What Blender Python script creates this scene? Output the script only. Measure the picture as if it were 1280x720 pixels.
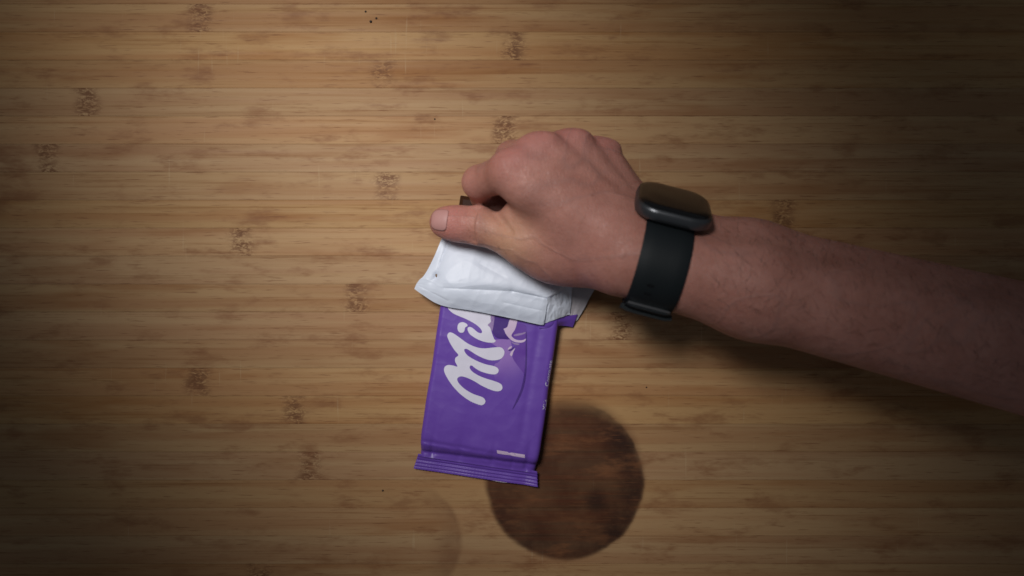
import bpy, bmesh, math, random
import numpy as np
from mathutils import Vector, Matrix
from mathutils.geometry import delaunay_2d_cdt

random.seed(7); np.random.seed(7)
for o in list(bpy.data.objects): bpy.data.objects.remove(o)
S = bpy.context.scene
COL = S.collection
R = math.radians

# ------------------------------------------------------------------ camera
CAM_H = 0.50                       # metres above the board's top face
PXM = 1930.0                       # photo pixels per metre on the board
cd = bpy.data.cameras.new('camera'); cam = bpy.data.objects.new('camera', cd); COL.objects.link(cam)
cam.location = (0, 0, CAM_H); cam.rotation_euler = (0, 0, 0)
cd.sensor_width = 36; cd.lens = 36 * CAM_H / (1280 / PXM)
cd.clip_start = 0.01; cd.clip_end = 20
cd.dof.use_dof = True; cd.dof.focus_distance = CAM_H - 0.004; cd.dof.aperture_fstop = 3.2
S.camera = cam

# ------------------------------------------------------------------ world + lamps
w = bpy.data.worlds.new('World'); S.world = w; w.use_nodes = True
bg = w.node_tree.nodes['Background']; bg.inputs[0].default_value = (0.80, 0.90, 1.0, 1); bg.inputs[1].default_value = 0.066
def lamp(name, typ, loc, aim, energy, color, **kw):
    ld = bpy.data.lights.new(name, typ); lo = bpy.data.objects.new(name, ld); COL.objects.link(lo)
    lo.location = loc
    lo.rotation_euler = (Vector(aim) - Vector(loc)).to_track_quat('-Z', 'Y').to_euler()
    ld.energy = energy; ld.color = color
    for k, v in kw.items(): setattr(ld, k, v)
    return lo
key = lamp('kitchen_lamp', 'SPOT', (-0.26, 0.30, 0.78), (-0.064, 0.046, 0), 30, (1.0, 0.975, 0.95),
     spot_size=R(40), spot_blend=1.0, shadow_soft_size=0.15)
key.scale = (0.66, 1.16, 1.0)          # cone squeezed to darken the sides: the pool of light is longer than wide

S.view_settings.view_transform = 'Standard'; S.view_settings.look = 'None'
S.view_settings.exposure = 0; S.view_settings.gamma = 1; S.view_settings.use_curve_mapping = False
S.cycles.filter_width = 1.6

# ------------------------------------------------------------------ helpers
def P(px, py, z_mm):               # a point seen at a photo pixel, z millimetres above the board
    k = (CAM_H - z_mm / 1000) / CAM_H / PXM
    return np.array(((px - 640) * k, (360 - py) * k, z_mm / 1000))

def obj(name, me, mat=None, parent=None, smooth=True):
    if isinstance(me, bmesh.types.BMesh):
        m = bpy.data.meshes.new(name); me.to_mesh(m); me.free(); me = m
    o = bpy.data.objects.new(name, me); COL.objects.link(o)
    if mat is not None and not me.materials:
        for mm in (mat if isinstance(mat, (list, tuple)) else [mat]): me.materials.append(mm)
    if smooth:
        me.polygons.foreach_set('use_smooth', [True] * len(me.polygons))
    if parent is not None: o.parent = parent
    return o
def pyd(name, v, f):
    m = bpy.data.meshes.new(name); m.from_pydata([tuple(map(float, q)) for q in v], [], f); m.update(); return m
def empty(name, loc=(0, 0, 0)):
    o = bpy.data.objects.new(name, None); COL.objects.link(o); o.location = loc; o.empty_display_size = 0.02; return o
def tag(o, label=None, cat=None, group=None, kind=None):
    if label: o['label'] = label
    if cat: o['category'] = cat
    if group: o['group'] = group
    if kind: o['kind'] = kind
    return o

class NT:                          # small node-tree writer
    def __init__(s, name):
        s.m = bpy.data.materials.new(name); s.m.use_nodes = True
        s.t = s.m.node_tree; s.b = s.t.nodes['Principled BSDF']; s.out = s.t.nodes['Material Output']
    def n(s, typ, **kw):
        x = s.t.nodes.new(typ)
        for k, v in kw.items(): setattr(x, k, v)
        return x
    def put(s, sock, v):
        if isinstance(v, bpy.types.NodeSocket): s.t.links.new(v, sock)
        elif v is not None:
            if isinstance(v, (tuple, list)) and len(v) == 3 and sock.type == 'RGBA': v = (*v, 1)
            sock.default_value = v
    def math(s, op, a, b=None, c=None, clamp=False):
        x = s.n('ShaderNodeMath', operation=op); x.use_clamp = clamp
        for i, v in enumerate((a, b, c)):
            if v is not None: s.put(x.inputs[i], v)
        return x.outputs[0]
    def mix(s, fac, a, b, typ='MIX'):
        x = s.n('ShaderNodeMix', data_type='RGBA', blend_type=typ)
        s.put(x.inputs[0], fac); s.put(x.inputs[6], a); s.put(x.inputs[7], b); return x.outputs[2]
    def ramp(s, v, lo, hi, a=0.0, b=1.0, smooth=True):
        x = s.n('ShaderNodeMapRange'); x.interpolation_type = 'SMOOTHSTEP' if smooth else 'LINEAR'
        s.put(x.inputs[0], v); s.put(x.inputs[1], lo); s.put(x.inputs[2], hi); s.put(x.inputs[3], a); s.put(x.inputs[4], b)
        return x.outputs[0]
    def noise(s, vec, scale, detail=4, rough=0.55, dim='3D', w=None, dist=0):
        x = s.n('ShaderNodeTexNoise', noise_dimensions=dim)
        if vec is not None: s.put(x.inputs['Vector'], vec)
        if w is not None: s.put(x.inputs['W'], w)
        s.put(x.inputs['Scale'], scale); s.put(x.inputs['Detail'], detail); s.put(x.inputs['Roughness'], rough); s.put(x.inputs['Distortion'], dist)
        return x.outputs[0]
    def scale(s, vec, sc, off=(0, 0, 0)):
        x = s.n('ShaderNodeMapping'); s.put(x.inputs[0], vec); x.inputs[3].default_value = sc; s.put(x.inputs[1], off); return x.outputs[0]
    def bump(s, h, strength, dist):
        x = s.n('ShaderNodeBump'); s.put(x.inputs['Strength'], strength); s.put(x.inputs['Distance'], dist); s.put(x.inputs['Height'], h); return x.outputs[0]
    def objattr(s, name):
        x = s.n('ShaderNodeAttribute'); x.attribute_type = 'OBJECT'; x.attribute_name = name; return x.outputs['Fac']

def simple(name, col, rough=0.5, bump=None, metallic=0.0, var=0.08, nscale=60, **kw):
    t = NT(name); tc = t.n('ShaderNodeTexCoord').outputs['Object']
    nz = t.noise(tc, nscale, 4)
    t.put(t.b.inputs['Base Color'], t.mix(nz, tuple(c * (1 - var) for c in col), tuple(min(1, c * (1 + var)) for c in col)))
    t.put(t.b.inputs['Roughness'], rough); t.put(t.b.inputs['Metallic'], metallic)
    if bump: t.put(t.b.inputs['Normal'], t.bump(t.noise(tc, bump[0], 3), bump[1], bump[2]))
    for k, v in kw.items(): t.put(t.b.inputs[k], v)
    return t.m

# ------------------------------------------------------------------ cutting board of bamboo strips
board = empty('cutting_board')
tag(board, 'worn bamboo cutting board with horizontal grain and a dark round burn stain', 'cutting board')
def bamboo():
    t = NT('bamboo')
    tc = t.n('ShaderNodeTexCoord'); ob = tc.outputs['Object']
    bc = t.n('ShaderNodeTexCoord'); bc.object = board; bv = bc.outputs['Object']     # board coordinates for stains and cuts
    seed = t.objattr('seed'); tone = t.objattr('tone'); nx = t.objattr('node_x')
    sep = t.n('ShaderNodeSeparateXYZ'); t.put(sep.inputs[0], ob)
    comb = t.n('ShaderNodeCombineXYZ'); t.put(comb.inputs[2], seed)
    off = comb.outputs[0]
    # fibres: noise drawn out along the strip
    g1 = t.noise(t.scale(ob, (6.0, 330, 1), off), 1.0, 3, 0.62)
    g2 = t.noise(t.scale(ob, (13, 1000, 1), off), 1.0, 2, 0.6)
    g3 = t.noise(t.scale(ob, (3.0, 110, 1), off), 1.0, 3, 0.5)
    blot = t.noise(t.scale(ob, (9, 70, 1), off), 1.0, 3, 0.6)
    pale = (0.445, 0.272, 0.134); honey = (0.382, 0.205, 0.096); dark = (0.215, 0.088, 0.028)
    c = t.mix(t.ramp(g3, 0.36, 0.66), pale, honey)
    c = t.mix(t.ramp(t.math('ADD', t.math('MULTIPLY', g1, .65), t.math('MULTIPLY', g2, .35)), 0.51, 0.71, 0, 0.55), c, dark)
    c = t.mix(t.ramp(blot, 0.50, 0.74, 0, 0.62), c, (0.30, 0.132, 0.050))
    hv = t.n('ShaderNodeHueSaturation'); t.put(hv.inputs['Value'], tone); t.put(hv.inputs['Saturation'], t.ramp(seed, 0, 60, .97, 1.07)); t.put(hv.inputs['Color'], c); c = hv.outputs[0]
    # the culm's node rings
    dx = t.math('SUBTRACT', t.math('FLOORED_MODULO', t.math('ADD', t.math('SUBTRACT', sep.outputs[0], nx), .55), 1.1), .55)
    wob = t.math('MULTIPLY', t.math('SUBTRACT', t.noise(t.scale(ob, (60, 160, 1), off), 1, 2), .5), .010)
    adx = t.math('ABSOLUTE', t.math('ADD', dx, wob))
    nmask = t.math('MULTIPLY', t.ramp(adx, 0.002, 0.0115, 1, 0), t.ramp(t.noise(t.scale(ob, (70, 150, 1), off), 1, 2), .32, .55, .25, 1))
    npat = t.noise(t.scale(ob, (230, 560, 1), off), 1.0, 3, 0.7, dist=1.2)
    c = t.mix(t.math('MULTIPLY', nmask, t.ramp(npat, .40, .56, 0, .92)), c, (0.165, 0.070, 0.030))
    c = t.mix(t.math('MULTIPLY', nmask, t.ramp(npat, .42, .30, 0, .40)), c, (0.60, 0.42, 0.22))
    # knife cuts, paler, running across the grain
    cut = t.noise(t.scale(bv, (430, 22, 1)), 1.0, 2, .5)
    patch = t.noise(bv, 22, 2)
    cutm = t.math('MULTIPLY', t.ramp(cut, .66, .76, 0, .26), t.ramp(patch, .46, .62))
    c = t.mix(cutm, c, (0.60, 0.46, 0.28))
    # burn and pot-ring stains, at fixed places on the board
    bs = t.n('ShaderNodeSeparateXYZ'); t.put(bs.inputs[0], bv)
    def ring(cx, cy):
        ax = t.math('SUBTRACT', bs.outputs[0], cx); ay = t.math('SUBTRACT', bs.outputs[1], cy)
        return t.math('SQRT', t.math('ADD', t.math('MULTIPLY', ax, ax), t.math('MULTIPLY', ay, ay))), ax, ay
    wn = t.math('MULTIPLY', t.math('SUBTRACT', t.noise(t.scale(bv, (40, 60, 1)), 1.0, 3, .55), .5), .0042)
    d, ax, ay = ring((706 - 640) / PXM, (360 - 601) / PXM)
    d = t.math('ADD', d, wn)
    soft = t.ramp(ay, -0.01, 0.05, 0.0022, 0.007)           # crisp lower rim, feathered upper rim
    m = t.ramp(d, t.math('SUBTRACT', 0.0510, soft), t.math('ADD', 0.0510, soft), 1, 0)
    streak = t.noise(t.scale(bv, (8, 220, 1)), 1.0, 4, .6)
    cloud = t.noise(bv, 38, 4, .6)
    m = t.math('MULTIPLY', m, t.math('ADD', t.ramp(streak, .35, .65, .92, .99), t.ramp(cloud, .3, .7, -.10, .01)), clamp=True)
    c = t.mix(m, c, t.mix(t.ramp(streak, .38, .62), (0.046, 0.0135, 0.0065), (0.080, 0.0235, 0.010)))
    rim = t.math('MULTIPLY', t.ramp(d, .026, .046, 0, 1), t.ramp(d, .0500, .0520, 1, 0))
    side = t.math('MAXIMUM', t.ramp(ax, .005, .035), t.ramp(ay, .0, -.035, 0, .45))
    c = t.mix(t.math('MULTIPLY', t.math('MULTIPLY', rim, side), t.ramp(cloud, .32, .62, .25, .85)), c, (0.024, 0.011, 0.008))
    k, kx, ky = ring((745 - 640) / PXM, (360 - 627) / PXM)
    c = t.mix(t.ramp(t.math('ADD', k, wn), .0022, .0105, .62, 0), c, (0.022, 0.011, 0.008))
    d2, ax2, ay2 = ring((505 - 640) / PXM, (360 - 676) / PXM)
    d2 = t.math('ADD', d2, wn)
    m2 = t.math('MULTIPLY', t.ramp(d2, .006, .0358, .25, 1), t.ramp(d2, .0355, .0395, 1, 0))
    m2 = t.math('MULTIPLY', m2, t.ramp(ax2, .006, .036, .0, .55))
    c = t.mix(t.math('MULTIPLY', m2, t.ramp(cloud, .3, .6, .5, 1)), c, (0.135, 0.050, 0.024))
    # general brown spotting of an old board, denser towards its lower edge
    sp = t.noise(t.scale(bv, (26, 75, 1)), 1.0, 4, .65)
    c = t.mix(t.math('MULTIPLY', t.ramp(sp, .50, .70, 0, .66), t.ramp(patch, .30, .6, .4, 1)), c, (0.22, 0.088, 0.036))
    fl = t.noise(t.scale(bv, (55, 900, 1)), 1.0, 2, .6)                # short dark fibres
    c = t.mix(t.ramp(fl, .59, .72, 0, .55), c, (0.17, 0.064, 0.025))
    t.put(t.b.inputs['Base Color'], c)
    t.put(t.b.inputs['Roughness'], t.ramp(g1, .3, .7, .50, .66)); t.put(t.b.inputs['Specular IOR Level'], .18)
    h = t.math('ADD', t.math('ADD', g1, t.math('MULTIPLY', g2, .5)), t.math('MULTIPLY', cutm, -1.2))
    h = t.math('SUBTRACT', h, t.math('MULTIPLY', nmask, t.math('MULTIPLY', npat, 1.0)))
    t.put(t.b.inputs['Normal'], t.bump(h, .35, .0004))
    return t.m
BAMBOO = bamboo()
PITCH = 35.0 / PXM; LEN = 1.5; TH = 0.022
def strip_mesh():
    bm = bmesh.new(); bmesh.ops.create_cube(bm, size=1)
    bmesh.ops.scale(bm, vec=(LEN, PITCH - 0.00008, TH), verts=bm.verts)
    bmesh.ops.bevel(bm, geom=[e for e in bm.edges if abs(e.verts[0].co.y - e.verts[1].co.y) < 1e-6 and abs(e.verts[0].co.z - e.verts[1].co.z) < 1e-6], offset=0.00012, segments=1, affect='EDGES')
    m = bpy.data.meshes.new('bamboo_strip'); bm.to_mesh(m); bm.free(); m.materials.append(BAMBOO); return m
SM = strip_mesh()
NODES = {0: 642, 1: 478, 3: 632, 5: 484, 10: 774, 9: 446, -1: 250, 6: 980}
rs = random.Random(11)
for k in range(-8, 28):
    yc = (360 - (40 + 35 * (k + 0.5))) / PXM
    o = bpy.data.objects.new('bamboo_strip', SM); COL.objects.link(o); o.parent = board
    o.location = (0, yc, -TH / 2 - rs.uniform(0, 0.00006))
    o['seed'] = rs.uniform(0, 60); o['tone'] = rs.uniform(0.93, 1.05)
    o['node_x'] = ((NODES[k] - 640) / PXM) if k in NODES else rs.choice((-1, 1)) * rs.uniform(.125, .5)

# ------------------------------------------------------------------ materials
def purple_mat(name, col):
    t = NT(name); tc = t.n('ShaderNodeTexCoord').outputs['Object']
    n1 = t.noise(tc, 55, 4)
    t.put(t.b.inputs['Base Color'], t.mix(n1, tuple(x * .93 for x in col), tuple(x * 1.07 for x in col)))
    t.put(t.b.inputs['Roughness'], t.ramp(n1, .3, .7, .28, .42)); t.put(t.b.inputs['Specular IOR Level'], .5)
    t.put(t.b.inputs['Normal'], t.bump(t.noise(tc, 120, 3), .12, .0006))
    return t.m
PURPLE = purple_mat('purple_film', (0.140, 0.060, 0.390))
PURPLE_DK = purple_mat('dark_violet_print', (0.062, 0.020, 0.205))
def lilac_mat():
    m = purple_mat('lilac_print', (0.2, 0.1, 0.4)); t = NT.__new__(NT); t.m = m; t.t = m.node_tree; t.b = t.t.nodes['Principled BSDF']
    g = t.n('ShaderNodeNewGeometry'); d = t.n('ShaderNodeVectorMath', operation='DISTANCE')   # printed fade, fixed to the pack (it lies still)
    t.put(d.inputs[0], t.n('ShaderNodeTexCoord').outputs['Object']); d.inputs[1].default_value = tuple(P(628, 432, 11))
    t.put(t.b.inputs['Base Color'], t.mix(t.ramp(d.outputs['Value'], .004, .027), (0.30, 0.165, 0.50), (0.140, 0.060, 0.390)))
    return m
LILAC = lilac_mat()
VIOLET = purple_mat('violet_print', (0.125, 0.042, 0.335))
WHITE_PR = purple_mat('white_print', (0.70, 0.68, 0.80))
GREYLILAC = purple_mat('grey_lilac_print', (0.30, 0.20, 0.42))
PINK_PR = purple_mat('pale_pink_print', (0.62, 0.48, 0.66))
def lining():
    t = NT('white_lining'); tc = t.n('ShaderNodeTexCoord').outputs['Object']
    n1 = t.noise(tc, 40, 4)
    t.put(t.b.inputs['Base Color'], t.mix(n1, (0.64, 0.69, 0.80), (0.70, 0.745, 0.85)))
    t.put(t.b.inputs['Roughness'], .42); t.put(t.b.inputs['Specular IOR Level'], .35)
    t.put(t.b.inputs['Normal'], t.bump(t.noise(tc, 150, 4), .22, .0007))
    return t.m
LINING = lining()
CHOC = simple('shaded_chocolate', (0.036, 0.012, 0.0055), .55, (300, .2, .0003), **{'Specular IOR Level': .15})  # base darkened: the shade between thumb and forefinger is in this colour
FILM_EDGE = simple('film_cut_edge', (0.55, 0.48, 0.52), .5)

# ------------------------------------------------------------------ chocolate bar in its wrapper
ANG = R(8.3)
BO = P(594.5, 597, 3)
UX = np.array((math.cos(ANG), -math.sin(ANG), 0)); VY = np.array((math.sin(ANG), math.cos(ANG), 0))
def bw(u, v, z):                   # bar millimetres -> metres on the board
    return (BO * np.array((1, 1, 0)) + UX * u / 1000 + VY * v / 1000 + np.array((0, 0, z / 1000)))
def uv_of(px, py, z=11.2):
    d = P(px, py, z) - BO; return float(d @ UX * 1000), float(d @ VY * 1000)
bar = empty('chocolate_bar', tuple(BO * np.array((1, 1, 0))))
tag(bar, 'purple chocolate bar wrapper with white lettering, opened end folded back to its white lining', 'chocolate bar')
BINV = Matrix.Translation(-Vector(bar.location))
def to_bar(o): o.parent = bar; o.matrix_parent_inverse = BINV; return o
def sst(x, a, b): 
    q = np.clip((x - a) / (b - a), 0, 1); return q * q * (3 - 2 * q)
VN = {}
def vnoise(u, v, sc, seed=0):
    if seed not in VN:
        r = random.Random(seed * 77 + 5); VN[seed] = [(r.uniform(0, 6.28), r.uniform(.5, 1.6), r.uniform(0, 6.28)) for _ in range(9)]
    s = 0
    for a, f, ph in VN[seed]: s = s + np.sin((u * math.cos(a) + v * math.sin(a)) * f / sc * 6.28 + ph)
    return s / 9
def body_H(u, v):                  # height of the pack's upper face
    H = 5.2 + (11.3 - 5.2) * sst(v, 9.5, 20) 
    H = H + 0.28 * vnoise(u, v, 34, 3) + 0.13 * vnoise(u, v, 13, 4)
    H = H - 1.1 * np.exp(-((v - 13.5 - .03 * u) / 1.5) ** 2) - 0.75 * np.exp(-((v - 19.0 + .02 * u) / 1.5) ** 2) * sst(-u, -34, 10)
    # pleats running up from the seal
    for uc, wd, am, ln in ((-30, 1.6, .8, 13), (-12, 2.0, .35, 16), (9, 1.5, .4, 14), (31, 1.7, 1.0, 15), (22, 1.3, .45, 11)):
        H = H - am * np.exp(-((u - uc) / wd) ** 2) * np.exp(-((v - 9) / ln) ** 2) * sst(v, 8, 12)
    H = H - 0.22 * np.abs(vnoise(u, v, 30, 61)) ** .7 - (.10 + .5 * np.exp(-((v - 14) / 9) ** 2)) * np.abs(vnoise(u, v, 12, 62)) ** .7 * sst(v, 9.5, 13)
    # ridges of the slab pressing through, and a long soft crease on the right of the front
    H = H - 0.35 * np.exp(-((u - 25.5 - .02 * (v - 60)) / 2.4) ** 2) * sst(v, 18, 40)
    return H
def body():
    nv, W, r = 300, 38.1, 3.2
    sec = [('L', q) for q in np.linspace(0, 1, 7)[:-1]] + [('A', q) for q in np.linspace(0, 1, 9)[:-1]] + [('T', q) for q in np.linspace(0, 1, 140)] \
        + [('B', q) for q in np.linspace(0, 1, 9)[1:]] + [('R', q) for q in np.linspace(0, 1, 7)[1:]]     # side wall, shoulder, top, shoulder, side wall
    v = np.linspace(8.8, 128, nv)
    wv = W - 1.2 * (1 - sst(v, 9, 26)) + .25 * np.sin(v / 17) + .12 * np.sin(v / 6.1)
    base = 0.5 + 1.6 * (1 - sst(v, 9, 22)); cols = []
    for k, q in sec:
        s = -1 if k in 'LA' else 1
        if k in 'LR':
            qq = q if k == 'L' else 1 - q; Hs = body_H(s * (wv - r), v) - r
            u = s * wv - s * .5 * math.sin(qq * 3.14) * (1 + .5 * np.sin(v / 9)); z = base + (np.maximum(Hs, base + .3) - base) * qq
        elif k in 'AB':
            a = (q if k == 'A' else 1 - q) * math.pi / 2
            u = s * (wv - r + r * math.cos(a)); z = np.maximum(body_H(s * (wv - r), v) - r + r * math.sin(a), base + .3)
        else:
            u = -(wv - r) + 2 * (wv - r) * q; z = body_H(u, v)
        cols.append(BO * np.array((1, 1, 0)) + np.outer(u / 1000, UX) + np.outer(v / 1000, VY) + np.outer(z / 1000, (0, 0, 1)))
    M = len(sec); A = np.stack(cols, 1).reshape(-1, 3)
    faces = [(i * M + j, i * M + j + 1, i * M + M + j + 1, i * M + M + j) for i in range(nv - 1) for j in range(M - 1)]
    return pyd('wrapper', A, faces)
to_bar(obj('wrapper', body(), PURPLE))
def seal_z(u, v):
    ridge = 0.38 * np.sin(v * 2 * math.pi / 2.15) * sst(v, .8, 1.5) * sst(-v, -9.0, -7.6)
    return 3.1 + 1.5 * sst(v, 6, 9.6) + .45 * np.sin(u / 13.0 + .6) + ridge * (.55 + .45 * vnoise(u, v, 22, 8)) + .25 * vnoise(u, v, 20, 5) + 1.3 * sst(u, 30, 41) * (1 - v / 20)
def seal():
    nu, nvv = 130, 64; vt = []; fc = []
    for j in range(nvv):
        for i in range(nu):
            q = i / (nu - 1); v = j / (nvv - 1) * 10.2
            hw = 40.4 - .18 * v
            u = -hw + 2 * hw * q + .12 * math.sin(v * 3.1)
            vv = v + (0.10 * math.sin(u * 2.9) + .06 * math.sin(u * 7.1)) * (1 - j / (nvv - 1)) * .5
            vt.append(bw(u, vv, float(seal_z(u, v))))
    for j in range(nvv - 1):
        for i in range(nu - 1):
            a = j * nu + i; fc.append((a, a + 1, a + nu + 1, a + nu))
    o = to_bar(obj('crimped_seal', pyd('crimped_seal', vt, fc), [PURPLE, FILM_EDGE]))
    s = o.modifiers.new('s', 'SOLIDIFY'); s.thickness = .00025; s.offset = -1
    # pale cut edge of the film peeping out under the seal
    vt = []; fc = []
    for i in range(20):
        u = 9 + i / 19 * 14
        for dv in (-.55 * math.sin(i / 19 * 3.14) - .02, .5): vt.append(bw(u, dv, float(seal_z(u, .3)) - .55))
    for i in range(19): fc.append((2 * i, 2 * i + 2, 2 * i + 3, 2 * i + 1))
    to_bar(obj('film_edge', pyd('film_edge', vt, fc), FILM_EDGE))
seal()

# flat print: closed outlines in photo-crop units laid on the pack's face
def C(pts): return [(540 + x / 5.144, 380 + y / 5.144) for x, y in pts]
def smooth_poly(p, n=4):           # Catmull-Rom through the outline
    out = []; L = len(p)
    for i in range(L):
        a, b, c, d = (np.array(p[(i + k) % L]) for k in (-1, 0, 1, 2))
        for q in range(n):
            t = q / n
            out.append(tuple(.5 * ((2 * b) + (-a + c) * t + (2 * a - 5 * b + 4 * c - d) * t * t + (-a + 3 * b - 3 * c + d) * t ** 3)))
    return out
def printed(name, outline_px, mat, lift, smooth=4):
    p = [uv_of(*q) for q in outline_px]
    if smooth: p = smooth_poly(p, smooth)
    pu = np.array(p); lo = pu.min(0); hi = pu.max(0)
    def inside(x, y):
        c = False; j = len(p) - 1
        for i in range(len(p)):
            if (p[i][1] > y) != (p[j][1] > y) and x < (p[j][0] - p[i][0]) * (y - p[i][1]) / (p[j][1] - p[i][1]) + p[i][0]: c = not c
            j = i
        return c
    pts = [Vector(q) for q in p]; edges = [(i, (i + 1) % len(p)) for i in range(len(p))]
    for x in np.arange(lo[0] + .6, hi[0], 1.2):
        for y in np.arange(lo[1] + .6, hi[1], 1.2):
            if ((pu[:, 0] - x) ** 2 + (pu[:, 1] - y) ** 2).min() > .12 and inside(x, y): pts.append(Vector((x, y)))
    r = delaunay_2d_cdt(pts, edges, [list(range(len(p)))], 1, 1e-5)
    vt = [bw(v.x, v.y, float(body_H(v.x, v.y)) + lift) for v in r[0]]
    fc = []
    for f in r[2]:
        a, b, c = (r[0][i] for i in f[:3]); fc.append(tuple(f) if (b - a).cross(c - a) > 0 else tuple(reversed(f)))
    return to_bar(obj(name, pyd(name, vt, fc), mat))
def D(pts): return [(605 + x / 10, 392 + y / 10) for x, y in pts]
printed('lilac_picture', D([(20, 320), (130, 325), (240, 318), (322, 322), (345, 400), (345, 500), (362, 560), (400, 622), (452, 692), (492, 740), (490, 860), (455, 970), (385, 1090), (270, 1000), (180, 930), (130, 800), (130, 640), (190, 600), (240, 480), (140, 400)]), LILAC, .06, 3)
printed('violet_picture', D([(395, 400), (440, 380), (522, 362), (522, 700), (505, 745), (450, 690), (400, 620), (362, 560), (372, 500)]), VIOLET, .10, 2)
printed('violet_picture', D([(392, 185), (415, 125), (525, 150), (528, 330), (460, 330), (365, 290), (350, 265)]), VIOLET, .10, 2)
printed('grey_lilac_panel', D([(70, 20), (128, 30), (122, 120), (104, 215), (68, 185), (38, 148), (66, 110)]), GREYLILAC, .095, 2)
printed('dark_violet_panel', D([(124, 20), (330, 30), (332, 105), (288, 165), (246, 190), (262, 240), (300, 290), (325, 322), (240, 318), (165, 306), (118, 262), (104, 200)]), PURPLE_DK, .09, 2)
printed('pale_ribbon', D([(330, 60), (412, 70), (408, 130), (386, 200), (346, 262), (352, 292), (400, 325), (455, 334), (500, 325), (524, 312), (512, 345), (470, 362), (410, 360), (355, 341), (308, 300), (270, 250), (256, 212), (246, 190), (292, 165)]), PINK_PR, .13, 3)
printed('pale_ribbon', D([(370, 266), (420, 250), (480, 240), (516, 228), (514, 248), (470, 265), (420, 277), (382, 280)]), GREYLILAC, .15, 3)
printed('pale_ribbon', D([(338, 352), (390, 366), (442, 376), (428, 394), (378, 384)]), GREYLILAC, .15, 2)
printed('pale_mark', D([(296, 446), (318, 416), (352, 408), (338, 432), (312, 448)]), PINK_PR, .15, 2)
printed('dark_mark', D([(302, 454), (345, 438), (388, 408), (362, 446), (326, 468)]), PURPLE_DK, .17, 2)
printed('pale_mark', D([(392, 428), (366, 480), (348, 532), (324, 510), (346, 468)]), PINK_PR, .15, 2)
arc = [(609, 190), (611, 300), (609, 400), (600, 490), (582, 560), (552, 625), (516, 680), (540, 622), (568, 556), (586, 488), (598, 400), (602, 300), (603, 190)]
printed('swoosh', C(arc), PURPLE_DK, .15, 4)
printed('lettering', C([(325, 649), (343, 632), (339, 612), (320, 597), (270, 580), (220, 553), (180, 518), (163, 490), (166, 474), (186, 465), (220, 472), (270, 495), (320, 525), (380, 552), (420, 561), (445, 554), (453, 535), (441, 513), (400, 495), (350, 480), (300, 460), (260, 435), (243, 412), (245, 398), (258, 396), (280, 414), (310, 431), (350, 445), (390, 452), (415, 449), (428, 433), (424, 414), (400, 400), (350, 389), (300, 371), (258, 350), (225, 327), (208, 301), (211, 289), (226, 290), (250, 304), (280, 323), (320, 344), (370, 361), (420, 360), (450, 346), (465, 319), (461, 294), (440, 278), (400, 279), (340, 285), (290, 279), (232, 255), (172, 212), (140, 190), (115, 182), (100, 196), (101, 217), (120, 258), (146, 298), (170, 328), (152, 345), (148, 368), (164, 402), (138, 396), (105, 392), (82, 404), (78, 430), (95, 470), (130, 523), (180, 577), (240, 621), (298, 646)]), WHITE_PR, .20, 3)
printed('lettering', C([(165, 140), (176, 122), (200, 117), (222, 127), (229, 140), (214, 151), (209, 170), (200, 183), (180, 183), (166, 167)]), WHITE_PR, .20, 4)
printed('lettering', C([(228, 158), (240, 147), (262, 155), (292, 180), (315, 188), (322, 178), (312, 158), (280, 130), (220, 97), (160, 72), (125, 52), (100, 20), (120, -10), (300, -10), (372, 50), (376, 92), (378, 115), (358, 135), (374, 152), (386, 190), (400, 225), (410, 237), (395, 248), (350, 246), (300, 230), (260, 207), (238, 187)]), WHITE_PR, .20, 3)
def box_px(a, b, c_, d_, sl=.165): return [(a, b), (a + c_, b + c_ * sl), (a + c_ + d_ * .03, b + c_ * sl + d_), (a + d_ * .10, b + d_)]
for (a, b, c_, d_) in ((621, 562.6, 35, 4.4),):
    printed('small_print', box_px(a, b, c_, d_), PINK_PR, .16, 0)
def side_text(body_s, v0, size):
    cu = bpy.data.curves.new('t', 'FONT'); cu.body = body_s; cu.size = 1; cu.resolution_u = 2
    to = bpy.data.objects.new('t', cu); COL.objects.link(to)
    me = bpy.data.meshes.new_from_object(to.evaluated_get(bpy.context.evaluated_depsgraph_get()))
    bpy.data.objects.remove(to)
    r = 3.2
    for v in me.vertices:          # baseline runs up the pack along its right shoulder
        along, up = v.co.x * size, v.co.y * size
        vv = v0 + along; wv = 38.1 + .25 * math.sin(vv / 17) + .12 * math.sin(vv / 6.1)
        a = R(30) + up / r
        Hs = float(body_H(wv - r, vv)); rr = r + .09
        v.co = Vector(bw(wv - r + rr * math.cos(a), vv, Hs - r + rr * math.sin(a)))
    me.materials.clear()
    to_bar(obj('side_lettering', me, WHITE_PR, smooth=False))
side_text('Milk', 50.5, 4.0); side_text('Chocolate', 65.5, 4.0)

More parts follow.
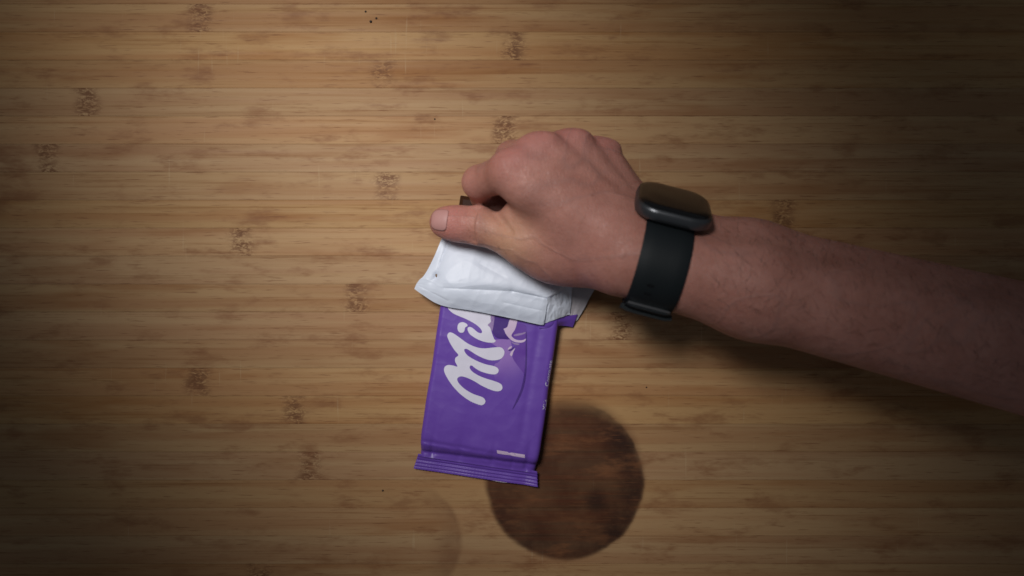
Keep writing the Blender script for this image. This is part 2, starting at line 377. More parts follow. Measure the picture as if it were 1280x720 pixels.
# opened end of the wrapper, folded back: white lining outside, purple film beneath
def bicubic(grid, nu, nv):         # Catmull-Rom surface through a grid of control points
    G = np.array(grid); 
    def interp(A, n):
        m = A.shape[0]; t = np.linspace(0, m - 1, n); i = np.minimum(t.astype(int), m - 2); f = (t - i)
        f = f.reshape((-1,) + (1,) * (A.ndim - 1))
        g = lambda k: A[np.clip(i + k, 0, m - 1)]
        p0, p1, p2, p3 = g(-1), g(0), g(1), g(2)
        return .5 * (2 * p1 + (p2 - p0) * f + (2 * p0 - 5 * p1 + 4 * p2 - p3) * f ** 2 + (3 * p1 - p0 - 3 * p2 + p3) * f ** 3)
    A = interp(G, nv); A = np.swapaxes(interp(np.swapaxes(A, 0, 1), nu), 0, 1)
    return A
def sheet(name, rows, nu, nv, mats, crumple=.0, thick=.00022, seed=1, holes=(), dents=(), folds=()):
    G = [[P(*q) for q in r] for r in rows]
    A = bicubic(G, nu, nv)
    uu, vv = np.meshgrid(np.linspace(0, 1, nu), np.linspace(0, 1, nv))
    if crumple:
        A[..., 2] += crumple / 1000 * (.6 * vnoise(uu * 80, vv * 50, 30, seed) + .2 * vnoise(uu * 80, vv * 50, 11, seed + 1) + .1 * vnoise(uu * 80, vv * 50, 5, seed + 2))
        for sc_, am_ in ((26, .55), (15, .35), (9, .2)): A[..., 2] -= crumple / 1000 * am_ * np.abs(vnoise(uu * 80, vv * 50, sc_, seed + int(sc_))) ** .8 * 1.6
        A[..., 0] += crumple / 3000 * vnoise(uu * 80, vv * 50, 14, seed + 3); A[..., 1] += crumple / 3000 * vnoise(uu * 80, vv * 50, 12, seed + 4)
    fc = []; hc = [P(*q) for q in holes]
    for px, py, am, wd in dents:
        q = P(px, py, 16); A[..., 2] -= am / 1000 * np.exp(-(((A[..., 0] - q[0]) ** 2 + (A[..., 1] - q[1]) ** 2) / (wd / 1000) ** 2))
    for (x0, y0, x1, y1, am, wd) in folds:
        a, b = P(x0, y0, 16)[:2], P(x1, y1, 16)[:2]; d = b - a
        t = np.clip(((A[..., :2] - a) @ d) / (d @ d), 0, 1); ds = np.linalg.norm(A[..., :2] - a - t[..., None] * d, axis=-1) * 1000
        A[..., 2] -= am / 1000 * np.exp(-ds / wd)
    for j in range(nv - 1):
        for i in range(nu - 1):
            m = (A[j, i] + A[j + 1, i + 1]) / 2
            if any(((m[0] - h[0]) / .0006) ** 2 + ((m[1] - h[1]) / .0011) ** 2 < 1 for h in hc): continue
            a = j * nu + i; fc.append((a, a + nu, a + nu + 1, a + 1))
    o = obj(name, pyd(name, A.reshape(-1, 3), fc), mats)
    s = o.modifiers.new('s', 'SOLIDIFY'); s.thickness = thick; s.offset = -1; s.material_offset = 1; s.material_offset_rim = 0
    o.modifiers.new('e', 'EDGE_SPLIT').split_angle = R(50)
    return to_bar(o)
flap_rows = [
  [(566, 272, 13.0), (590, 268, 13.5), (620, 272, 14.0), (660, 288, 15), (700, 312, 16), (722, 330, 14)],
  [(553, 296, 13.0), (585, 297, 14.5), (620, 305, 16.0), (660, 322, 17), (698, 345, 16), (712, 352, 12)],
  [(543, 320, 13.5), (575, 322, 18.0), (615, 328, 19.0), (655, 342, 20), (690, 360, 18), (702, 364, 14)],
  [(531, 343, 13.5), (566, 346, 20.0), (610, 351, 21.5), (650, 359, 22), (681, 370, 21), (688, 371, 19)],
  [(524, 350, 12.5), (562, 358, 20.0), (606, 363, 20.5), (648, 370, 20), (680, 379, 20), (685, 380, 18)],
  [(520, 356, 11.8), (557, 370, 18.0), (602, 377, 19.0), (645, 385, 19), (678, 393, 18), (682, 393, 16.5)],
  [(518, 361, 11.0), (550, 381, 14.0), (600, 390, 15.0), (643, 399, 15), (676, 406, 14.5), (680, 404, 13.5)],
]
sheet('folded_flap', flap_rows, 230, 200, [LINING, PURPLE], .55, seed=21, holes=((545, 344.5, 16.5),), dents=((545, 345, 1.6, 2.2), (541, 352, 1.2, 3.0)),
      folds=((561, 298, 543, 348, .9, 1.1), (556, 360, 640, 364, .8, 1.6), (640, 364, 684, 373, 1.1, 1.4), (600, 330, 640, 352, .35, 2.0), (524, 358, 560, 376, .4, 1.2), (630, 378, 676, 388, .5, 1.3)))
side_rows = [
  [(697, 352, 16.5), (706, 351, 14), (718, 352, 10)],
  [(687, 366, 19.5), (700, 362, 14.5), (715, 366, 9)],
  [(684, 373, 20.0), (700, 376, 13), (714, 379, 8)],
  [(682, 387, 18.0), (697, 388, 14), (713, 388, 7)],
  [(679, 405, 14.0), (695, 399, 12.2), (712, 393, 6)],
]
sheet('flap_side', side_rows, 40, 60, [LINING, PURPLE], .7, seed=31)
lip_rows = [
  [(674, 402, 12.6), (690, 399, 12.0), (704, 396, 8.0), (722, 393, 4.5)],
  [(674, 407, 12.3), (690, 405, 12.0), (704, 402, 7.0), (719, 401, 3.5)],
  [(674, 411, 12.0), (690, 409, 11.0), (703, 407, 5.0), (716, 409, 2.0)],
]
sheet('film_lip', lip_rows, 30, 16, [PURPLE, LINING], .3, seed=41)
tail_rows = [
  [(706, 352, 9.0), (726, 352, 7.0), (748, 354, 5.0)],
  [(708, 370, 7.5), (724, 372, 6.0), (738, 371, 4.0)],
  [(710, 386, 6.0), (720, 388, 4.5), (729, 388, 3.0)],
  [(712, 402, 3.6), (717, 402, 3.0), (721, 401, 2.0)],
]
LINING_SHADED = simple('shaded_lining', (0.50, 0.47, 0.50), .5, (150, .25, .0006))  # greyer copy of the translucent white lining, its shade put into the colour
sheet('torn_lining', tail_rows, 26, 40, [LINING_SHADED, PURPLE], .4, seed=51)
# ------------------------------------------------------------------ chocolate slab
def slab():
    bm = bmesh.new()
    def rbox(u0, u1, v0, v1, z0, z1, ins):
        vs = [bm.verts.new(bw(u, v, z0)) for u, v in ((u0, v0), (u1, v0), (u1, v1), (u0, v1))]
        vt = [bm.verts.new(bw(u, v, z1)) for u, v in ((u0 + ins, v0 + ins), (u1 - ins, v0 + ins), (u1 - ins, v1 - ins), (u0 + ins, v1 - ins))]
        bm.faces.new(vs[::-1]); bm.faces.new(vt)
        for i in range(4): bm.faces.new((vs[i], vs[(i + 1) % 4], vt[(i + 1) % 4], vt[i]))
    rbox(-36, 36, 22, 178.5, .7, 5, .3)
    nu, nv = 4, 8
    for i in range(nu):
        for j in range(nv):
            if 22 + (j + 1) * 19.5 < 0: continue
            rbox(-35.7 + i * 17.9, -35.7 + (i + 1) * 17.9 - .3, 22.3 + j * 19.5, 22.3 + (j + 1) * 19.5 - .3, 4.9, 9.4, 2.2)
    bmesh.ops.recalc_face_normals(bm, faces=bm.faces)
    o = obj('chocolate_slab', bm, CHOC, smooth=False)
    b = o.modifiers.new('b', 'BEVEL'); b.width = .0006; b.segments = 2; b.limit_method = 'ANGLE'
    return o
tag(slab(), 'dark brown chocolate slab peeking out between thumb and bent forefinger', 'chocolate')

# ------------------------------------------------------------------ hand and forearm: one smooth surface from a distance field
H = 1.1                             # grid step, mm
def Pm(px, py, z): return P(px, py, z) * 1000
LO = np.array((-72., -105., -2.)); HI = np.array((430., 118., 118.))
NX, NY, NZ = ((HI - LO) / H).astype(int) + 1
AX = [LO[i] + H * np.arange(n, dtype=np.float32) for i, n in enumerate((NX, NY, NZ))]
BIG = 40.0
def field(): return np.full((NX, NY, NZ), BIG, np.float32)
def smin(a, b, k):
    h = np.maximum(k - np.abs(a - b), 0) / k
    return np.minimum(a, b) - h * h * k * .25
def sub(lo, hi):
    i0 = np.maximum(((lo - LO) / H).astype(int) - 1, 0); i1 = np.minimum(((hi - LO) / H).astype(int) + 2, (NX, NY, NZ))
    sl = tuple(slice(int(a), int(max(b, a))) for a, b in zip(i0, i1))
    g = np.meshgrid(*[AX[i][sl[i]] for i in range(3)], indexing='ij', sparse=True)
    return sl, g
def cone(F, a, b, ra, rb, k, carve=False):
    a = np.asarray(a, float); b = np.asarray(b, float); pad = max(ra, rb) + max(k, 2) + 10
    sl, (X, Y, Z) = sub(np.minimum(a, b) - pad, np.maximum(a, b) + pad)
    d = b - a; L2 = d @ d + 1e-9
    t = np.clip(((X - a[0]) * d[0] + (Y - a[1]) * d[1] + (Z - a[2]) * d[2]) / L2, 0, 1).astype(np.float32)
    dist = np.sqrt((X - a[0] - t * d[0]) ** 2 + (Y - a[1] - t * d[1]) ** 2 + (Z - a[2] - t * d[2]) ** 2) - (ra + (rb - ra) * t)
    dist = dist.astype(np.float32)
    if carve: F[sl] = -smin(-F[sl], dist, k)
    else: F[sl] = smin(F[sl], dist, k)
def blob(F, c, axes, rad, k):       # ellipsoid, axes = three unit vectors
    c = np.asarray(c, float); pad = max(rad) + k + 8
    sl, (X, Y, Z) = sub(c - pad, c + pad)
    q = [((X - c[0]) * e[0] + (Y - c[1]) * e[1] + (Z - c[2]) * e[2]) for e in axes]
    k0 = np.sqrt(sum((a / r) ** 2 for a, r in zip(q, rad))); k1 = np.sqrt(sum((a / (r * r)) ** 2 for a, r in zip(q, rad))) + 1e-6
    F[sl] = smin(F[sl], (k0 * (k0 - 1) / k1).astype(np.float32), k)
def join(F, T, k, pts):
    pts = np.array(pts); sl, _ = sub(pts.min(0) - 32, pts.max(0) + 32); F[sl] = smin(F[sl], T[sl], k)
def unit(v): v = np.asarray(v, float); return v / np.linalg.norm(v)

WR = Pm(815, 311, 48)               # wrist centre
EL = Pm(1420, 466, 62)              # elbow, beyond the picture
ARM = unit(EL - WR)                 # along the forearm, away from the hand
ROLL = R(54)                        # how far the back of the wrist turns towards the top of the picture
_up = unit(np.cross(np.cross(ARM, (0, 0, 1)), ARM)); _sd = unit(np.cross(_up, ARM))
if _sd[1] < 0: _sd = -_sd
DN = unit(_up * math.cos(ROLL) + _sd * math.sin(ROLL))     # dorsal normal
RD = unit(np.cross(DN, ARM))
if RD[1] > 0: RD = -RD                                      # towards the thumb side (lower in the picture)

MCP = [Pm(638, 215, 57), Pm(672, 193, 54), Pm(711, 187, 46), Pm(747, 197, 36)]
F = field()
# forearm: two bones' worth of bulk
for off, r0, r1, n0 in ((15.0, 22.5, 33, -1.0), (-13.0, 20, 31, 0)):
    a = WR + RD * off + DN * n0
    cone(F, a - ARM * 14, a + ARM * 60, r0, r0 + 3.0, 14)
    cone(F, a + ARM * 60, EL + RD * off * 1.0, r0 + 3.0, r1, 14)
blob(F, WR + RD * -17 + DN * 7 + ARM * 26, (ARM, RD, DN), (12, 9, 9), 8)     # head of the ulna
# metacarpals
base = [WR + RD * 12 - ARM * 10 + DN * 2, WR + RD * 4 - ARM * 12 + DN * 3, WR - RD * 5 - ARM * 12 + DN * 2, WR - RD * 13 - ARM * 9]
for i, (r0, r1) in enumerate(((15.5, 13.2), (15, 12.6), (15, 12.0), (14.5, 11.0))):
    cone(F, base[i], MCP[i] - DN * 1.0, r0, r1, 12)
for i in range(3):
    cone(F, (base[i] + MCP[i]) / 2 - DN * 8, (base[i + 1] + MCP[i + 1]) / 2 - DN * 8, 12, 12, 12)
    cone(F, MCP[i] * .85 + base[i] * .15 - DN * 3, MCP[i + 1] * .85 + base[i + 1] * .15 - DN * 3, 10.5, 10.5, 10)
cone(F, WR - RD * 19 - ARM * 2 - DN * 3, MCP[3] - DN * 5 - ARM * 4 + np.array((3, 1, 0)), 14, 11.5, 12)
# knuckle heads and extensor tendons
for i, r in enumerate((8.8, 8.8, 8.0, 6.6)):
    away = unit(MCP[i] - base[i])
    blob(F, MCP[i] + DN * 4.6 + away * 1.5, (away, RD, DN), (r * 1.0, r * .82, r), 5)
for i in range(4):
    s = base[i] * .8 + WR * .2 + DN * 14.2; e = MCP[i] + DN * 11.0 - unit(MCP[i] - base[i]) * 6
    cone(F, s, e, 1.6, 2.0, 8)
# thumb: thenar mass, metacarpal, two phalanges
TB = [Pm(752, 318, 45), Pm(655, 302, 39), Pm(598, 282, 31.5), Pm(556, 278, 25.5)]
cone(F, TB[0], TB[1], 18.5, 13.4, 14)
blob(F, Pm(718, 322, 34), (unit(TB[1] - TB[0]), (0, 1, 0), (0, 0, 1)), (30, 17, 16), 12)
T2 = field()
cone(T2, TB[1], TB[2], 12.6, 10.6, 4)
cone(T2, TB[2], TB[3], 10.7, 9.4, 4)
blob(T2, (TB[2] + TB[3]) / 2 - np.array((0, 0, 1.5)), (unit(TB[3] - TB[2]), unit(np.cross((0, 0, 1), TB[3] - TB[2])), (0, 0, 1)), (15, 10.6, 9.0), 5)
blob(T2, TB[2] + np.array((0, 0, .8)), ((1, 0, 0), (0, 1, 0), (0, 0, 1)), (9, 11.0, 11), 4)
join(F, T2, 7.0, TB[1:])
# web between thumb and forefinger
cone(F, Pm(668, 282, 36), Pm(700, 285, 40), 8, 12, 12)
cone(F, Pm(648, 268, 40), Pm(668, 262, 44), 8.5, 12, 9)
# fingers, bent down over the end of the bar
FING = [
  [MCP[0], Pm(599, 228, 36), Pm(606, 246, 18), Pm(630, 255, 14)],
  [MCP[1], Pm(640, 197, 24), Pm(634, 222, 12), Pm(648, 246, 10.5)],
  [MCP[2], Pm(690, 186, 18), Pm(684, 212, 10.5), Pm(692, 238, 9.5)],
  [MCP[3], Pm(735, 190, 14), Pm(728, 210, 9.5), Pm(734, 232, 8.8)],
]
FR = [(11.6, 9.8, 8.4, 7.4), (11.4, 10.0, 8.4, 7.6), (10.8, 9.4, 8.0, 7.2), (9.6, 8.0, 7.0, 6.4)]
for f, rr in zip(FING, FR):
    T2 = field()
    for j in range(3): cone(T2, f[j], f[j + 1], rr[j], rr[j + 1], 3.5)
    join(F, T2, 3.2, f)
# creases: thumb joint lines and the fold where the thumb leaves the hand
tdir = unit(TB[3] - TB[2]); tsd = unit(np.cross((0, 0, 1), tdir)); tup = unit(np.cross(tdir, tsd))
def crease(c, along, r0, span, rad, depth, k=1.6):
    pts = []
    for a in np.linspace(-span, span, 9):
        q = c + (tsd * math.sin(a) + tup * math.cos(a)) * (r0 + rad - depth) + along * (0.9 * math.cos(a * 1.3)); pts.append(q)
    for i in range(8): cone(F, pts[i], pts[i + 1], rad, rad, k, carve=True)
for dd, dp in ((-1.2, .75), (1.6, .55), (4.4, .35)):
    crease(TB[2] + tdir * dd, tdir, 11.2, 1.05, 1.1, dp)
def surf(px, py):                   # where the line of sight through a photo pixel meets the skin
    for z in np.arange(95, 2, -.4):
        q = Pm(px, py, z); i = ((q - LO) / H).astype(int)
        if F[i[0], i[1], i[2]] < 0: return q
    return q
cr = [surf(*q) for q in ((619, 268), (626, 276), (632, 283), (637, 289), (640, 294))]
for a, b, r in zip(cr, cr[1:], (1.6, 1.5, 1.3, 1.0)): cone(F, a + np.array((0, 0, .5)), b + np.array((0, 0, .5)), r, r, 2.0, carve=True)

# skin-scale unevenness
def surface_nets(F):
    neg = F < 0
    cnt = np.zeros((NX - 1, NY - 1, NZ - 1), np.uint8)
    for a in (0, 1):
        for b in (0, 1):
            for c in (0, 1): cnt += neg[a:NX - 1 + a, b:NY - 1 + b, c:NZ - 1 + c]
    idx = np.argwhere((cnt > 0) & (cnt < 8)); del cnt
    key = -np.ones((NX - 1, NY - 1, NZ - 1), np.int32); key[tuple(idx.T)] = np.arange(len(idx))
    acc = np.zeros((len(idx), 3)); num = np.zeros(len(idx))
    corners = [np.array(c) for c in ((0,0,0),(1,0,0),(0,1,0),(1,1,0),(0,0,1),(1,0,1),(0,1,1),(1,1,1))]
    val = [F[tuple((idx + c).T)] for c in corners]
    for i in range(8):
        for j in range(i + 1, 8):
            if np.abs(corners[i] - corners[j]).sum() != 1: continue
            m = (val[i] < 0) != (val[j] < 0)
            t = val[i][m] / (val[i][m] - val[j][m])
            acc[m] += corners[i] + t[:, None] * (corners[j] - corners[i]); num[m] += 1
    V = LO + H * (idx + acc / num[:, None])
    faces = []
    for ax in range(3):
        a = [slice(None)] * 3; b = [slice(None)] * 3; a[ax] = slice(0, -1); b[ax] = slice(1, None)
        s0 = neg[tuple(a)]; s1 = neg[tuple(b)]; o1, o2 = (ax + 1) % 3, (ax + 2) % 3
        e = np.argwhere(s0 != s1); e = e[(e[:, o1] > 0) & (e[:, o2] > 0)]
        e = e[(e[:, 0] < NX - 1) & (e[:, 1] < NY - 1) & (e[:, 2] < NZ - 1)]
        d1 = np.zeros(3, int); d1[o1] = 1; d2 = np.zeros(3, int); d2[o2] = 1
        q = np.stack([key[tuple((e - d1 - d2).T)], key[tuple((e - d2).T)], key[tuple(e.T)], key[tuple((e - d1).T)]], 1)
        fl = ~s0[tuple(e.T)]; q[fl] = q[fl][:, ::-1]; faces.append(q)
    return V, np.concatenate(faces)
V, Q = surface_nets(F)
def fast_mesh(name, V, Q):
    m = bpy.data.meshes.new(name); m.vertices.add(len(V)); m.vertices.foreach_set('co', (V / 1000).astype(np.float32).ravel())
    m.loops.add(Q.size); m.loops.foreach_set('vertex_index', Q.astype(np.int32).ravel())
    m.polygons.add(len(Q)); m.polygons.foreach_set('loop_start', np.arange(0, Q.size, 4, dtype=np.int32))
    m.update(calc_edges=True); m.validate(); return m
# skin tone map: redder over knuckles and fingertips, sallower on the thumb's root
def near(c, r): return np.exp(-((V - c) ** 2).sum(1) / (r * r))
red = sum(near(MCP[i] + DN * 8, 11) for i in range(4)) * .8 + near(TB[3] + (TB[2] - TB[3]) * .25, 13) * 1.4 + near(FING[0][1], 9) * .6 + .5 * near(TB[0], 20)
yel = near(TB[1] + np.array((-8, 0, 8)), 17) + .3 * near(TB[2] + np.array((6, 0, 6)), 8)
hand = obj('person', fast_mesh('person', V, Q))
for nm, arr in (('red', red), ('yel', yel)):
    at = hand.data.attributes.new(nm, 'FLOAT', 'POINT'); at.data.foreach_set('value', np.clip(arr, 0, 1).astype(np.float32))
def skin():
    t = NT('skin'); tc = t.n('ShaderNodeTexCoord').outputs['Object']
    ar = t.n('ShaderNodeAttribute'); ar.attribute_name = 'red'; ay = t.n('ShaderNodeAttribute'); ay.attribute_name = 'yel'
    n1 = t.noise(tc, 45, 5, .6); n2 = t.noise(tc, 260, 4, .6); n3 = t.noise(tc, 120, 3)
    c = t.mix(t.ramp(n1, .34, .68), (0.470, 0.218, 0.172), (0.395, 0.170, 0.130))
    c = t.mix(t.ramp(n2, .45, .75, 0, .35), c, (0.30, 0.12, 0.085))
    c = t.mix(t.math('MULTIPLY', ar.outputs['Fac'], .75, clamp=True), c, (0.50, 0.180, 0.160))
    c = t.mix(t.math('MULTIPLY', ay.outputs['Fac'], .75, clamp=True), c, (0.52, 0.29, 0.175))
    vein = t.math('ABSOLUTE', t.math('SUBTRACT', t.noise(t.scale(tc, (16, 30, 22)), 1, 1.5, .4, dist=.6), .5))
    c = t.mix(t.ramp(vein, 0, .028, .20, 0), c, (0.25, 0.150, 0.140))
    fre = t.n('ShaderNodeTexVoronoi'); t.put(fre.inputs['Vector'], tc); t.put(fre.inputs['Scale'], 110)
    c = t.mix(t.math('MULTIPLY', t.ramp(fre.outputs['Distance'], .05, .16, .5, 0), t.ramp(n1, .5, .62)), c, (0.20, 0.085, 0.055))
    t.put(t.b.inputs['Base Color'], c)
    t.put(t.b.inputs['Roughness'], t.ramp(n2, .3, .7, .44, .60)); t.put(t.b.inputs['Specular IOR Level'], .38)
    t.put(t.b.inputs['Subsurface Weight'], .22); t.put(t.b.inputs['Subsurface Radius'], (1.0, .35, .2)); t.put(t.b.inputs['Subsurface Scale'], .0035)
    vo = t.n('ShaderNodeTexVoronoi', feature='DISTANCE_TO_EDGE'); t.put(vo.inputs['Vector'], tc); t.put(vo.inputs['Scale'], 620)
    lines = t.noise(t.scale(tc, (700, 160, 300)), 1, 3)
    h = t.math('ADD', t.math('MULTIPLY', t.ramp(vo.outputs[0], 0, .12), .35), t.math('ADD', t.math('MULTIPLY', n3, 1.6), t.math('ADD', t.math('MULTIPLY', lines, .7), t.ramp(vein, 0, .04, .5, 0))))
    t.put(t.b.inputs['Normal'], t.bump(h, .5, .0008))
    return t.m
SKIN = skin(); hand.data.materials.append(SKIN)
tag(hand, 'bare right hand and forearm of a person gripping the bar end, thumb on white flap', 'person')
# fine hairs on the forearm
def hairs():
    rr = random.Random(5); vt = []; fc = []
    nrm = np.zeros_like(V); me = hand.data
    no = np.empty(len(V) * 3, np.float32); me.vertices.foreach_get('normal', no); no = no.reshape(-1, 3)
    al = (V - WR) @ ARM; cand = np.where((al > 34) & (al < 330) & (no @ DN > -.25))[0]
    for i in rr.sample(list(cand), 1500):
        p = V[i]; n = no[i]; d = unit(-ARM * .5 - RD * (1 + rr.uniform(-.4, .4)) + n * .05 + ARM * rr.uniform(-.5, .9)); d = unit(d - n * (d @ n)); sd = np.cross(n, d)
        L = rr.uniform(4, 9); wd = rr.uniform(.05, .085); b = len(vt); cv = rr.uniform(-.25, .25)
        for k, (t, h) in enumerate(((0, -.1), (.35, .5), (.7, .7), (1, .6))):
            c = p + d * L * t + n * h + sd * cv * L * t * t; wk = wd * (1 - .7 * t)
            vt += [(c - sd * wk) / 1000, (c + sd * wk) / 1000]
        for k in range(3): fc.append((b + 2 * k, b + 2 * k + 1, b + 2 * k + 3, b + 2 * k + 2))
    o = obj('hair', pyd('hair', vt, fc), simple('brown_hair', (0.055, 0.028, 0.016), .5), hand); o['kind'] = 'stuff'
hairs()
# thumbnail
def field_at(q):
    g = (np.asarray(q) - LO) / H; i = g.astype(int); f = g - i
    if (i < 0).any() or (i >= np.array(F.shape) - 1).any(): return BIG
    b = F[i[0]:i[0] + 2, i[1]:i[1] + 2, i[2]:i[2] + 2]
    b = b[0] * (1 - f[0]) + b[1] * f[0]; b = b[0] * (1 - f[1]) + b[1] * f[1]
    return b[0] * (1 - f[2]) + b[1] * f[2]
def hit(o, d, far):                 # bisect between the inside point and a point outside the skin
    ts = np.arange(far, 0, -1.0)
    for t in ts:
        if field_at(o + d * t) < 0: break
    a, b = t, t + 1.0
    for _ in range(4):
        m = (a + b) / 2
        if field_at(o + d * m) < 0: a = m
        else: b = m
    return o + d * a
NAIL = simple('fingernail', (0.46, 0.235, 0.215), .5, (200, .1, .0003), **{'Specular IOR Level': .35})
def nail():
    n0 = unit(tup * 1.0 + tsd * -.10); vt = []; fc = []; nu, nv = 21, 23
    c0 = TB[3] + tdir * -1.0
    for j in range(nv):
        for i in range(nu):
            a = -1 + 2 * i / (nu - 1); b = -1 + 2 * j / (nv - 1)
            rr = max(abs(a), abs(b)); th = (abs(a) ** 4 + abs(b) ** 4) ** .25
            s = rr / th if th > 1e-6 else 1
            a *= s; b *= s
            d = unit(n0 * math.cos(a * .66) + tsd * math.sin(a * .66))
            o = c0 + tdir * (b * 5.6 + 1.0)
            q = hit(o, d, 16)
            lift = .40 * (1 - max(abs(a), abs(b)) ** 4) + .12 + .35 * max(0, b) ** 2
            vt.append((q + d * lift) / 1000)
    for j in range(nv - 1):
        for i in range(nu - 1):
            k = j * nu + i; fc.append((k, k + 1, k + nu + 1, k + nu))
    o = obj('thumbnail', pyd('thumbnail', vt, fc), NAIL, hand)
    s = o.modifiers.new('s', 'SOLIDIFY'); s.thickness = .0004; s.offset = 0
nail()

# ------------------------------------------------------------------ wrist watch
RUBBER = simple('black_rubber', (0.0075, 0.0105, 0.0125), .62, (900, .25, .0002), **{'Specular IOR Level': .25})
CASE = simple('dark_grey_metal', (0.12, 0.125, 0.135), .34, None, .85)
GLASS = simple('black_glass', (0.006, 0.006, 0.007), .16, var=0.0, **{'Specular IOR Level': .32})
STEEL = simple('brushed_steel', (0.30, 0.31, 0.33), .35, None, .9)
watch = empty('wrist_watch'); WC = WR + ARM * 4
tag(watch, 'black smart watch with dark rubber strap worn on the wrist', 'watch')
ROLLW = R(10); DN, RD = unit(DN * math.cos(ROLLW) - RD * math.sin(ROLLW)), unit(RD * math.cos(ROLLW) + DN * math.sin(ROLLW))
NA = 120
ths = np.linspace(0, 2 * math.pi, NA, endpoint=False)
def ringdir(th): return DN * math.cos(th) + RD * math.sin(th)
def profile(s):
    c = WC + ARM * s; r = np.array([np.linalg.norm(hit(c, ringdir(t), 58) - c) for t in ths])
    for _ in range(5): r = (np.roll(r, 1) + 2 * r + np.roll(r, -1)) / 4
    return r
ss = np.linspace(-14, 14, 9); PR = np.array([profile(s) for s in ss])
PR = .5 * PR + .5 * PR.mean(0) ; PRM = np.maximum(PR, PR.mean(0)) 
def pr_at(th, k): return float(np.interp(th % (2 * math.pi), np.append(ths, 2 * math.pi), np.append(PRM[k], PRM[k][0])))
def ringband(name, th0, th1, n, halfw, inner, outer, mat, parent, round_=.8, s0=0.0):
    nw = 9; vt = []; fc = []
    for i in range(n + 1):
        th = th0 + (th1 - th0) * i / n; d = ringdir(th)
        loop = []
        for k in range(nw):
            q = -1 + 2 * k / (nw - 1); sa = q * halfw
            e = 1 - abs(q) ** 6 * round_
            loop.append((sa, inner + (outer - inner) * (.35 + .65 * e)))
        loop += [(sa, inner) for sa in (halfw * .98, -halfw * .98)]
        for sa, h in loop:
            kk = int(round((sa + 14) / 3.5)); kk = min(max(kk, 0), 8)
            vt.append((WC + ARM * (sa + s0) + d * (pr_at(th, kk) * .5 + pr_at(th, 4) * .5 + h)) / 1000)
    m = nw + 2
    for i in range(n):
        for k in range(m):
            a = i * m + k; b = i * m + (k + 1) % m; fc.append((a, b, b + m, a + m))
    fc.append(tuple(range(m))[::-1]); fc.append(tuple(n * m + k for k in range(m)))
    me = pyd(name, vt, fc); bm = bmesh.new(); bm.from_mesh(me); bmesh.ops.recalc_face_normals(bm, faces=bm.faces); bm.to_mesh(me); bm.free()
    o = obj(name, me, mat, parent); o.modifiers.new('e', 'EDGE_SPLIT').split_angle = R(55)
    return o
HW = 13.6
strap = ringband('strap', R(30), R(330), 130, HW, .5, 2.9, RUBBER, watch)
ringband('strap_tail', R(122), R(215), 50, HW - .6, 3.1, 5.6, RUBBER, watch)
ringband('keeper', R(129), R(138), 10, HW + 1.2, 3.0, 7.4, RUBBER, watch, .5)
ringband('buckle_bar', R(120), R(122), 3, HW - 1.6, 3.0, 4.6, STEEL, watch, .3)
# strap holes
def hole(th, sa):
    d = ringdir(th); tang = -DN * math.sin(th) + RD * math.cos(th); vt = []; n = 20
    rad = pr_at(th, 4) + 2.95
    for i in range(n):
        a = 2 * math.pi * i / n; vt.append((WC + ARM * (sa + 2.3 * math.cos(a)) + tang * 1.05 * math.sin(a) + d * rad) / 1000)
    for i in range(n):
        a = 2 * math.pi * i / n; vt.append((WC + ARM * (sa + 1.7 * math.cos(a)) + tang * .6 * math.sin(a) + d * (rad + .06)) / 1000)
    vt.append((WC + ARM * sa + d * (rad - .1)) / 1000)
    fc = [(i, (i + 1) % n, n + (i + 1) % n, n + i) for i in range(n)] + [(n + i, n + (i + 1) % n, 2 * n) for i in range(n)]
    obj('strap_hole', pyd('strap_hole', vt, fc), GLASS, watch)
for th in (98, 106): hole(R(th), -3.5)
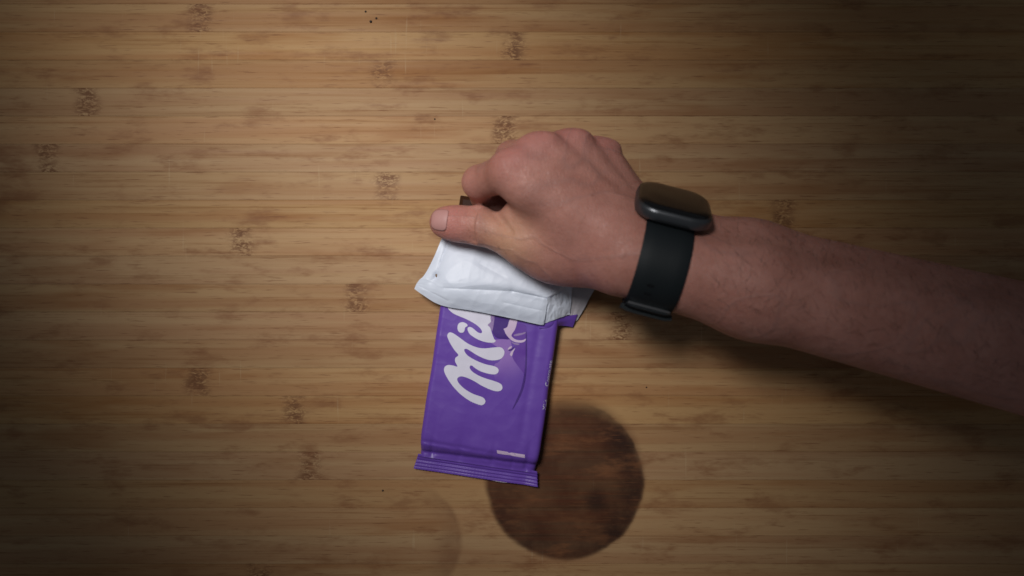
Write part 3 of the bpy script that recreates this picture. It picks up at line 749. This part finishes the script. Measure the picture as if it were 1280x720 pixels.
# case
rtop = pr_at(0, 4)
def superell(hx, hy, rc, n=12):
    out = []
    for cx, cy, a0 in ((hx - rc, hy - rc, 0), (-hx + rc, hy - rc, 90), (-hx + rc, -hy + rc, 180), (hx - rc, -hy + rc, 270)):
        for i in range(n + 1): a = R(a0 + 90 * i / n); out.append((cx + rc * math.cos(a), cy + rc * math.sin(a)))
    return out
def stack(name, levels, mat, parent, base_c):     # rounded-square outlines lofted along the dorsal normal
    vt = []; fc = []; n = None
    for hx, hy, rc, z in levels:
        o = superell(hx, hy, rc); n = len(o)
        for x, y in o: vt.append((base_c + ARM * x + RD * y + DN * z) / 1000)
    for l in range(len(levels) - 1):
        for i in range(n):
            a = l * n + i; b = l * n + (i + 1) % n; fc.append((a, b, b + n, a + n))
    fc.append(tuple(range(n))[::-1]); fc.append(tuple((len(levels) - 1) * n + i for i in range(n)))
    me = pyd(name, vt, fc); bm = bmesh.new(); bm.from_mesh(me); bmesh.ops.recalc_face_normals(bm, faces=bm.faces); bm.to_mesh(me); bm.free()
    o = obj(name, me, mat, parent); o.modifiers.new('e', 'EDGE_SPLIT').split_angle = R(40); return o
CC = WC + DN * (rtop + .8) - RD * 2.0
CX, CY = 22, 25
stack('case', [(CX - 3, CY - 3, 10.5, 0), (CX - .6, CY - .6, 12.7, 1.6), (CX, CY, 13.5, 3.6), (CX, CY, 13.5, 6.2), (CX - .5, CY - .5, 13.1, 7.4), (CX - 1.3, CY - 1.3, 12.5, 8.0)], CASE, watch, CC)
stack('screen', [(CX - 1.4, CY - 1.4, 12.3, 7.6), (CX - 1.6, CY - 1.6, 12.2, 8.5), (CX - 3.0, CY - 3.0, 11.2, 9.4), (CX - 6, CY - 6, 9.5, 9.8)], GLASS, watch, CC)
stack('crown_button', [(3.2, 1.0, .9, 3.4), (3.6, 1.3, 1.2, 4.0), (3.6, 1.3, 1.2, 5.6), (3.2, 1.0, .9, 6.0)], STEEL, watch, CC - ARM * 0 + ARM * 0 - RD * (CY + .3))

# ------------------------------------------------------------------ crumbs on the board
CRUMB = simple('dark_crumb', (0.02, 0.011, 0.008), .7)
def crumb(px, py, r, label, seed):
    bm = bmesh.new(); bmesh.ops.create_icosphere(bm, subdivisions=2, radius=1)
    rr = random.Random(seed)
    for v in bm.verts: v.co *= rr.uniform(.75, 1.2); v.co.z *= .6
    bmesh.ops.scale(bm, vec=(r / 1000,) * 3, verts=bm.verts)
    o = obj('crumb', bm, CRUMB); q = P(px, py, 0); o.location = (q[0], q[1], r * .45 / 1000)
    tag(o, label, 'crumb', 'dark crumbs on the board')
crumb(457, 14.5, .65, 'tiny dark crumb, uppermost of three at the top left of the board', 1)
crumb(463.5, 27, .85, 'tiny dark crumb, lowest and largest of three at the top left', 2)
crumb(470.5, 23, .65, 'tiny dark crumb, rightmost of three at the top left of the board', 3)
crumb(478.5, 613, .6, 'tiny dark crumb on the board left below the crimped seal', 4)
crumb(543.5, 149, .5, 'tiny dark crumb on the board up and left of the hand', 5)
crumb(808, 484, .5, 'tiny dark crumb on the board below the watch strap', 6)
